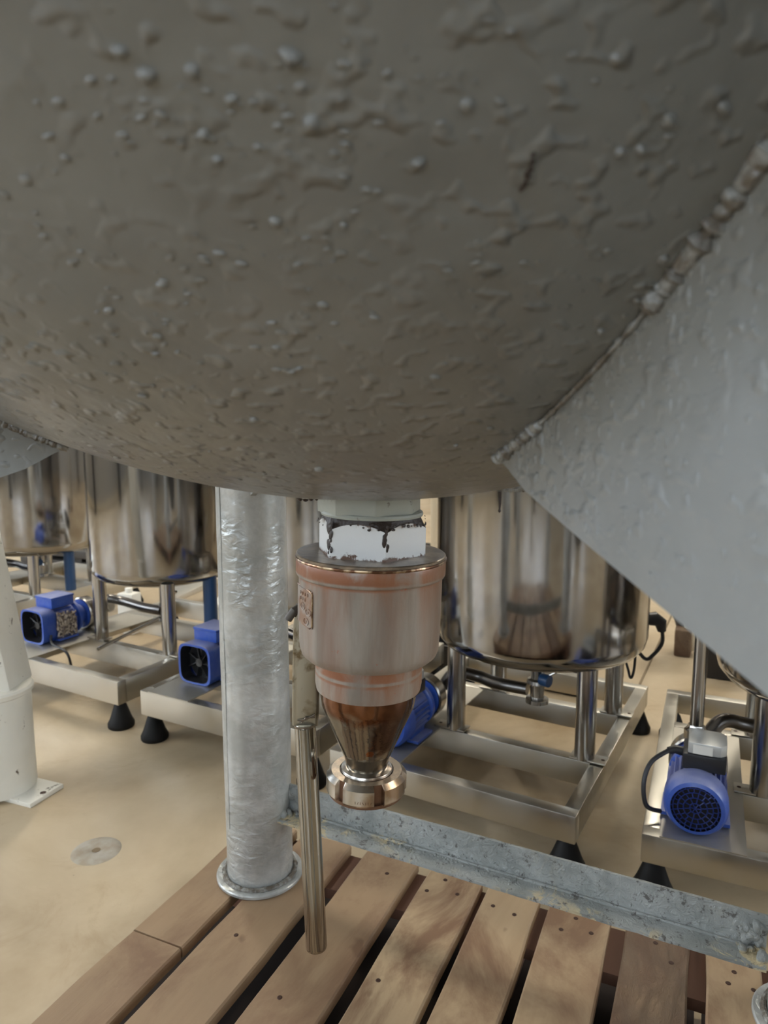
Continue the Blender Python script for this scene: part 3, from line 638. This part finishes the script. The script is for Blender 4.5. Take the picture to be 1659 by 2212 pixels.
# ------------------------------------------------------------------ stainless tank units (frame, feet, tank on legs, pump)
FW, FD = .67, .914
def motor(par, x, y0, zt, kind, r=.066):
    """motor axis along local y, fan end at y0 towards the front; returns y of the drive end"""
    zc = zt + r + .001
    root = MB().lathe([(.03, 0), (r * .88, 0), (r * .88, .11), (r * .6, .125), (.02, .13)], 40, (x, y0 + .05, zc), (0, 1, 0)).build('motor', 'blue', par)
    root['label'] = 'blue electric motor'
    fins = MB()
    for k in range(26):
        a = 2 * pi * k / 26
        if abs(a - pi / 2) < .45: continue
        fins.box((x + cos(a) * r * .93, y0 + .105, zc + sin(a) * r * .93), (r * .17, .09, .0026), Matrix.Rotation(-a, 3, 'Y'))
    fins.build('cooling_fins', 'blue', root)
    ft = MB()
    for sx in (-1, 1): ft.box((x + sx * r * .85, y0 + .105, zt + .008), (.036, .09, .008)); ft.box((x + sx * r * .7, y0 + .105, zt + .022), (.008, .08, .03))
    ft.build('motor_foot', 'blue', root, .001)
    if kind == 'grille':
        MB().lathe([(r * .80, .0), (r * .93, .003), (r * 1.03, .014), (r * 1.05, .03), (r * 1.05, .058), (r * .98, .062)], 56, (x, y0, zc), (0, 1, 0), cap=False).build('fan_cover', 'blue', root)
        MB().lathe([(.002, .010), (r * .82, .010), (r * .82, .03)], 40, (x, y0, zc), (0, 1, 0), cap=False).build('fan_cavity', 'black', root)
        g = MB()
        for rr_ in (.18, .38, .56, .72): g.tube([(x + cos(t) * r * rr_, y0 + .004, zc + sin(t) * r * rr_) for t in [2 * pi * k / 36 for k in range(36)]], .0013, 6, closed=True)
        for ring, (ra, rb, k) in enumerate(((0, .18, 6), (.18, .38, 10), (.38, .56, 16), (.56, .72, 22), (.72, .84, 28))):
            for j in range(k): a = 2 * pi * (j + .3 * ring) / k; g.tube([(x + cos(a) * r * ra, y0 + .004, zc + sin(a) * r * ra), (x + cos(a) * r * rb, y0 + .004, zc + sin(a) * r * rb)], .0013, 5)
        g.build('grille', mat_dkblue, root)
        tb = MB().box((x + .012, y0 + .098, zc + r + .016), (.088, .084, .036)).build('terminal_box', 'black', root, .004)
        oc = [(-.036, -.040), (.030, -.040), (.042, -.026), (.042, .03), (.03, .042), (-.036, .042)]
        MB().prism(oc, 0, .026, (x + .014, y0 + .10, zc + r + .034)).build('box_lid', 'silver', tb, .004)
        MB().box((x + .008, y0 + .0585, zc + r + .046), (.04, .001, .02)).build('lid_sticker', 'whitebox', tb)
        MB().tube([(x - .028, y0 + .09, zc + r + .022), (x - .05, y0 + .085, zc + r + .026), (x - .062, y0 + .08, zc + r + .022)], [.011, .0095, .008], 12).build('cable_gland', 'black', tb)
        MB().smooth_tube([(x - .06, y0 + .08, zc + r + .024), (x - .095, y0 + .06, zc + r - .002), (x - .108, y0 + .04, zc + .02), (x - .100, y0 + .03, zc - .03), (x - .07, y0 + .045, zc - .045)], .0052, 10).build('power_cable', 'black', tb)
    else:
        sq_ = []
        for q, (yy, sc) in enumerate(((0, 1.0), (.052, 1.0), (.064, .9))):
            for k in range(32):
                t = 2 * pi * k / 32; cx, cz = cos(t), sin(t); e = .42
                sq_.append((x + r * sc * 1.02 * (abs(cx) ** e) * (1 if cx > 0 else -1), y0 + yy, zc + r * sc * 1.0 * (abs(cz) ** e) * (1 if cz > 0 else -1)))
        for k in range(32):
            t = 2 * pi * k / 32; cx, cz = cos(t), sin(t); e = .45; sq_.append((x + r * .9 * (abs(cx) ** e) * (1 if cx > 0 else -1), y0 + .0, zc + r * .9 * (abs(cz) ** e) * (1 if cz > 0 else -1)))
        for k in range(32): v = sq_[96 + k]; sq_.append((v[0], v[1] + .045, v[2]))
        fs = []
        for a, b in ((0, 32), (32, 64), (96, 0)):
            for k in range(32): k2 = (k + 1) % 32; fs.append((a + k, a + k2, b + k2, b + k))
        fs.append(tuple(range(64, 96)))
        MB().add(sq_, fs).build('fan_shroud', 'blue', root)
        MB().add(sq_[96:], [(k, (k + 1) % 32, (k + 1) % 32 + 32, k + 32) for k in range(32)]).build('shroud_dark_wall', 'black', root)  # inner walls coloured black so the shroud looks shaded inside
        MB().lathe([(.001, .046), (r * .96, .046)], 32, (x, y0, zc), (0, 1, 0), cap=False).build('shroud_cavity', 'black', root)
        fn = MB().lathe([(.001, .02), (.014, .022), (.014, .045)], 20, (x, y0, zc), (0, 1, 0))
        for k in range(7):
            a = 2 * pi * k / 7; fn.box((x + cos(a) * r * .45, y0 + .033, zc + sin(a) * r * .45), (r * .66, .018, .0022), Matrix.Rotation(-a, 3, 'Y') @ Matrix.Rotation(.4, 3, 'X'))
        fn.build('fan', 'silver' if False else 'black', root)
        tb = MB().box((x, y0 + .105, zc + r + .014), (.098, .10, .036)).build('terminal_box', 'blue', root, .005)
        MB().box((x, y0 + .105, zc + r + .036), (.102, .104, .010)).build('box_lid', 'blue', tb, .004)
    # drive lantern + pump volute
    MB().lathe([(r * .9, 0), (r * 1.0, .004), (r * 1.0, .016), (r * .6, .02), (r * .6, .05), (r * .9, .054)], 36, (x, y0 + .165, zc), (0, 1, 0)).build('drive_flange', 'blue', root)
    return zc
mat_dkblue = mat('dark_blue_grille', (.012, .03, .17), .4)
def unit(name_label, corner, az, zt, rh, right=False, kind='grille', my=.04, front_only=False, post=False, mx=.108, mr=.066, tank_r=.30, zbot=.36, htop=1.0, disch=False, group='stainless tank units on foot frames', plate_w=.205, windings=False):
    """corner = front-left top corner of the frame (or front-right if right=True); az = heading of the side rails"""
    v = V((sin(R(az)), cos(R(az)), 0)); u = V((cos(R(az)), -sin(R(az)), 0)); O = V((corner[0], corner[1], 0))
    if right: O = O - u * FW
    t = thing('mixing_tank', name_label, 'tank', tuple(O), -R(az), group)
    rw, rz = .036, zt - rh / 2
    fr = MB().box((FW / 2, rw / 2, rz), (FW, rw, rh)).build('front_rail', 'rail', t, .003)
    MB().box((FW / 2, FD - rw / 2, rz), (FW, rw, rh)).build('rear_rail', 'rail', t, .003)
    for x in (rw / 2, FW - rw / 2): MB().box((x, FD / 2, rz), (rw, FD - 2 * rw, rh)).build('side_rail', 'rail', t, .003)
    for y in (.29, .63): MB().box((FW / 2, y, rz), (FW - 2 * rw, rw, rh)).build('cross_rail', 'rail', t, .003)
    MB().box((plate_w / 2 + .018, .30, zt + .0015), (plate_w - .036, .60, .003)).build('motor_plate', 'plate', t)
    fh = zt - rh
    for x in (.026, FW - .026):
        for y in (.03, FD - .03):
            MB().lathe([(.042, 0), (.044, .004), (.044, .014), (.036, .030), (.020, fh - .010), (.014, fh - .003), (.012, fh + .002)], 24, (x, y, 0)).build('rubber_foot', 'rubber', t)
    cx, cy = .43, .46
    prof = [(.02, -.030), (tank_r * .55, -.022), (tank_r - .09, -.010), (tank_r - .045, .0), (tank_r - .022, .009), (tank_r - .006, .028), (tank_r, .052), (tank_r, .30), (tank_r, htop * .75), (tank_r, htop), (tank_r - .01, htop + .01), (.1, htop + .06)]
    vs = MB().lathe(prof, 96, (0, 0, 0)).build('vessel', 'vessel', t, 0, (cx, cy, zbot), ang=60)
    for x in (.245, .615):
        for y in (.29, .63):
            l = MB().lathe([(.0265, 0), (.0265, zbot - zt + .012)], 28, (0, 0, 0)).build('leg', 'steel', t, 0, (x, y, zt + .004))
            MB().box((.012 if x > .4 else -.012, 0, .002), (.095, .046, .004)).build('foot_plate', 'rail', l, .001)
            MB().lathe([(.0005, .0001), (.005, .0001)], 12, (.048 if x > .4 else -.048, 0, .0042), cap=False).build('bolt_hole', 'nail', l)
    zc = motor(t, mx, my, zt + .003, kind, mr); yp = my + .235
    # pump volute, suction pipe from the vessel outlet, discharge
    pv = MB().lathe([(.02, 0), (.062, 0), (.066, .004), (.066, .040), (.060, .046), (.028, .050), (.026, .066)], 40, (mx, yp - .015, zc), (0, 1, 0)).build('pump', 'steel', t)
    zp = zt + (zbot - zt) * .38
    MB().smooth_tube([(mx, yp + .045, zc), (mx, yp + .09, zc), (mx + .010, yp + .125, zc - .005), (mx + .05, cy - .03, zp + .02), (mx + .11, cy, zp + .01), (.30, cy, zp), (cx - .03, cy, zp)], .019, 20).build('suction_pipe', 'hose', t)
    MB().lathe([(.026, .0), (.036, .0), (.036, .012), (.026, .014), (.026, .02)], 28, (mx, yp + .05, zc), (0, 1, 0)).build('pipe_clamp', 'steel', t)
    MB().lathe([(.020, zbot - .02), (.020, zp + .04), (.030, zp + .036), (.032, zp + .026), (.021, zp + .022), (.020, zp - .02), (.033, zp - .022), (.034, zp - .034), (.001, zp - .036)][::-1], 32, (cx, cy, 0)).build('outlet_pipe', 'steel', t)
    va = MB().lathe([(.001, 0), (.018, 0), (.018, .028), (.001, .028)], 20, (cx + .02, cy - .03, zp + .05), (1, -.3, 0)).build('sample_valve', 'bluepost', t, .002)
    MB().tube([(cx + .03, cy - .03, zp + .055), (cx + .058, cy - .03, zp + .075), (cx + .085, cy - .03, zp + .10)], [.004, .004, .0055], 8).build('valve_lever', 'steel', va)
    if disch:
        MB().tube([(mx - .008, yp - .02, zc + .05), (mx - .008, yp - .02, .60), (mx - .008, yp - .02, 1.1)], .0155, 20).build('riser_pipe', 'steel', t)
        MB().lathe([(.018, 0), (.027, .004), (.027, .026), (.021, .032), (.018, .04)], 8, (mx - .008, yp - .02, zc + .062)).build('riser_nut', 'steel', t)
    if post: MB().tube([(.672, .45, zt), (.672, .45, zbot + .02)], .026, 16).build('blue_post', 'bluepost', t)
    if windings:
        rb = random.Random(4); wb = MB()
        for k in range(34): wb.tube([(mx + .070 + rb.uniform(-.004, .008), my + .07 + rb.uniform(-.01, .07), zc + rb.uniform(-.05, .05)) for _ in range(4)], rb.uniform(.002, .006), 6)
        wb.build('loose_windings', 'wires', t)
        MB().smooth_tube([(mx + .07, my + .03, zc - .03), (mx + .09, my + .02, zc - .06), (.235, my + .02, zt - .01), (.245, my + .03, zt - .07)], .005, 8).build('power_cable', 'black', t)
    return t, O, u, v
c_ = onz(1244, 1766, .15)
ut, uO, uu, uv = unit('polished steel tank right of the drain valve, open frame in front', (c_.x, c_.y), 29.8, .15, .068, right=True, kind='grille', my=.07, mx=.13, zbot=.392)
# black plug socket with cable on the right side of this tank
MB().tube([(.69, .61, .46), (.722, .627, .462), (.738, .635, .450), (.742, .637, .425)], [.016, .021, .018, .012], 14).build('plug_socket', 'black', ut)
MB().smooth_tube([(.742, .637, .43), (.744, .638, .39), (.725, .63, .355), (.70, .62, .34), (.66, .60, .40)], .0055, 8).build('plug_cable', 'black', ut)
MB().smooth_tube([(.60, .66, .40), (.64, .67, .30), (.655, .67, .255), (.665, .67, .30), (.665, .66, .42)], .004, 8).build('plug_cable', 'black', ut)
c_ = onz(1386, 1800, .15)
unit('steel tank unit at the right edge with round blue motor in front', (c_.x, c_.y), 24.7, .15, .066, kind='grille', my=.026, mr=.0625, mx=.103, zbot=.385, disch=True)
c_ = onz(253, 1474, .17)
unit('steel tank behind the white column, open-fronted blue motor and loose windings', (c_.x, c_.y), 29.2, .17, .082, right=True, kind='open', my=.115, mx=.066, zbot=.425, tank_r=.28, post=True, windings=True)
c_ = onz(302, 1491, .17)
unit('steel tank hidden behind the painted pipe leg, blue motor beside it', (c_.x, c_.y), 28.3, .17, .082, kind='open', my=.115, mr=.067, mx=.128, zbot=.425)
q = V((-1.80, 3.68, 0)); v = V((sin(R(29)), cos(R(29)), 0)); u = V((cos(R(29)), -sin(R(29)), 0)); q = q - u * .43 - v * .46
unit('dull steel tank at the far left edge, farthest of the row', (q.x, q.y), 29, .17, .082, kind='open', my=.16, zbot=.375, post=True, tank_r=.34)

# ------------------------------------------------------------------ loose things behind the tanks
def slab(name, label, cat, p, dims, rz, tilt=(0, 0), m='cream', group=None, bev=.003):
    t = MB().box((0, 0, 0), dims).build(name, m, None, bev); t.location = p; t.rotation_euler = (tilt[0], tilt[1], rz); return tag(t, label, cat, group)
pc = thing('dark_crate', 'low dark open crate on the floor behind the left tanks', 'crate', (-1.95, 5.1, 0), R(-25))
for z in (.03, .11): MB().box((0, 0, z), (1.1, .7, .05)).build('crate_board', 'green', pc, .004)
for x in (-.5, 0, .5): MB().box((x, 0, .07), (.06, .66, .04)).build('crate_rail', 'green', pc)
slab('cream_panel', 'pale panel lying flat on the dark crate', 'panel', (-2.0, 5.1, .151), (.9, .5, .03), R(-10))
slab('cream_panel', 'narrow pale board propped on the dark crate behind the middle left tank', 'panel', (-.75, 4.5, .22), (1.1, .12, .02), R(35), (0, -.25), 'cream')
slab('steel_channel', 'dull grey steel channel lying slanted behind the left blue motor', 'channel', (-.92, 4.05, .15), (.7, .16, .03), R(42), (0, -.25), 'plate')
slab('cream_beam', 'cream beam leaning beside the painted pipe leg', 'beam', (-.72, 3.75, .20), (.6, .06, .05), R(50), (0, -.55), 'whitebox')
q = onz(256, 1372, .0)
wbx = thing('white_container', 'small white plastic container beside the left tank leg', 'container', (-1.235, 3.38, .0), R(-20))
MB().box((0, 0, .10), (.09, .07, .20)).build('container_body', 'whitebox', wbx, .010); MB().lathe([(.018, .20), (.018, .222), (.001, .224)], 20).build('cap', 'whitebox', wbx)
rod = thing('metal_rod', 'thin bright metal rod lying across the left steel frame', 'rod', tuple(onz(212, 1402, .19)))
a, b = onz(212, 1400, .185), onz(352, 1330, .185); b = a + (b - a) * 1.
MB().tube([(0, 0, 0), tuple((b - a) * .8), tuple(b - a)], [.007, .0075, .011], 10).build('rod_bar', 'steel', rod)
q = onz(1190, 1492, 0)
dt = thing('added_dark_trough', 'long low black trough added for the dark band behind the polished tank', 'trough', (q.x - .24, q.y + .20, 0), R(-29.8))  # added black trough, stands in for the shaded band behind the tank
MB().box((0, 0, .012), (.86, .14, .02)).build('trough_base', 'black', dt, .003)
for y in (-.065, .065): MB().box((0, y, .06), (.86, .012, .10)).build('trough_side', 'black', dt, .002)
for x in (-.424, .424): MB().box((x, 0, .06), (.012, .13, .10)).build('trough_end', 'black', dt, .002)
# far machine foot at the right
mf = thing('machine_leg', 'splayed pale machine leg with dark foot far behind right', 'machine leg', (1.75, 4.05, 0), R(-25))
q = onz(1475, 1408, 0); mf.location = (q.x, q.y, 0)
MB().box((.0, 0, .06), (.07, .16, .12)).build('foot_block', 'wood3', mf, .01)
MB().tube([(0, .02, .10), (-.10, .02, .42), (-.14, .02, .7)], [.03, .03, .03], 12).build('leg_tube', 'green', mf)
MB().tube([(.04, -.02, .02), (-.02, -.02, .42), (-.06, -.02, .7)], [.022, .024, .024], 12).build('leg_brace', 'cream', mf)
q = onz(1528, 1475, 0)
bb = thing('black_box', 'black control box standing behind the upright pipe', 'box', (q.x + .10, q.y + .1, 0), R(-25))
MB().box((0, 0, .14), (.12, .16, .28)).build('box_body', 'black', bb, .01); MB().box((0, -.005, .285), (.13, .175, .012)).build('box_lid', 'green', bb, .003)
# pipes far behind the valve
pr = thing('pipe_rack', 'cream pipe stand far behind, just right of the valve', 'pipe rack', (.33, 4.6, 0), R(-20))
for x in (-.14, 0, .14): MB().tube([(x, 0, .02), (x, 0, .75), (x + .04, .03, 1.0)], .028, 14).build('pipe', 'cream', pr)
for z in (.2, .62): MB().box((0, 0, z), (.4, .03, .04)).build('rail', 'green', pr, .004)
MB().box((0, 0, .01), (.45, .25, .02)).build('base', 'cream', pr, .003)
# round worn cover in the floor
q = onz(208, 1838, 0)
fc = thing('floor_cover', 'round worn grey cover in the cream floor left of the pallet', 'floor cover', (q.x, q.y, 0))
m = mat('worn_grey_cover', (.40, .38, .34), .5); n = N(m); n.col(n.mix(n.ramp(n.noise(22, 5), [(.4, 0), (.62, 1)]), (.33, .275, .20), (.42, .39, .33)))
MB().lathe([(.0005, .0015), (.012, .0018), (.014, .0028), (.046, .0028), (.056, .0012), (.058, 0)], 48, cap=False).build('disc', m, fc)
MB().lathe([(.0005, .0022), (.010, .0022)], 20, cap=False).build('hub', 'joint', fc)
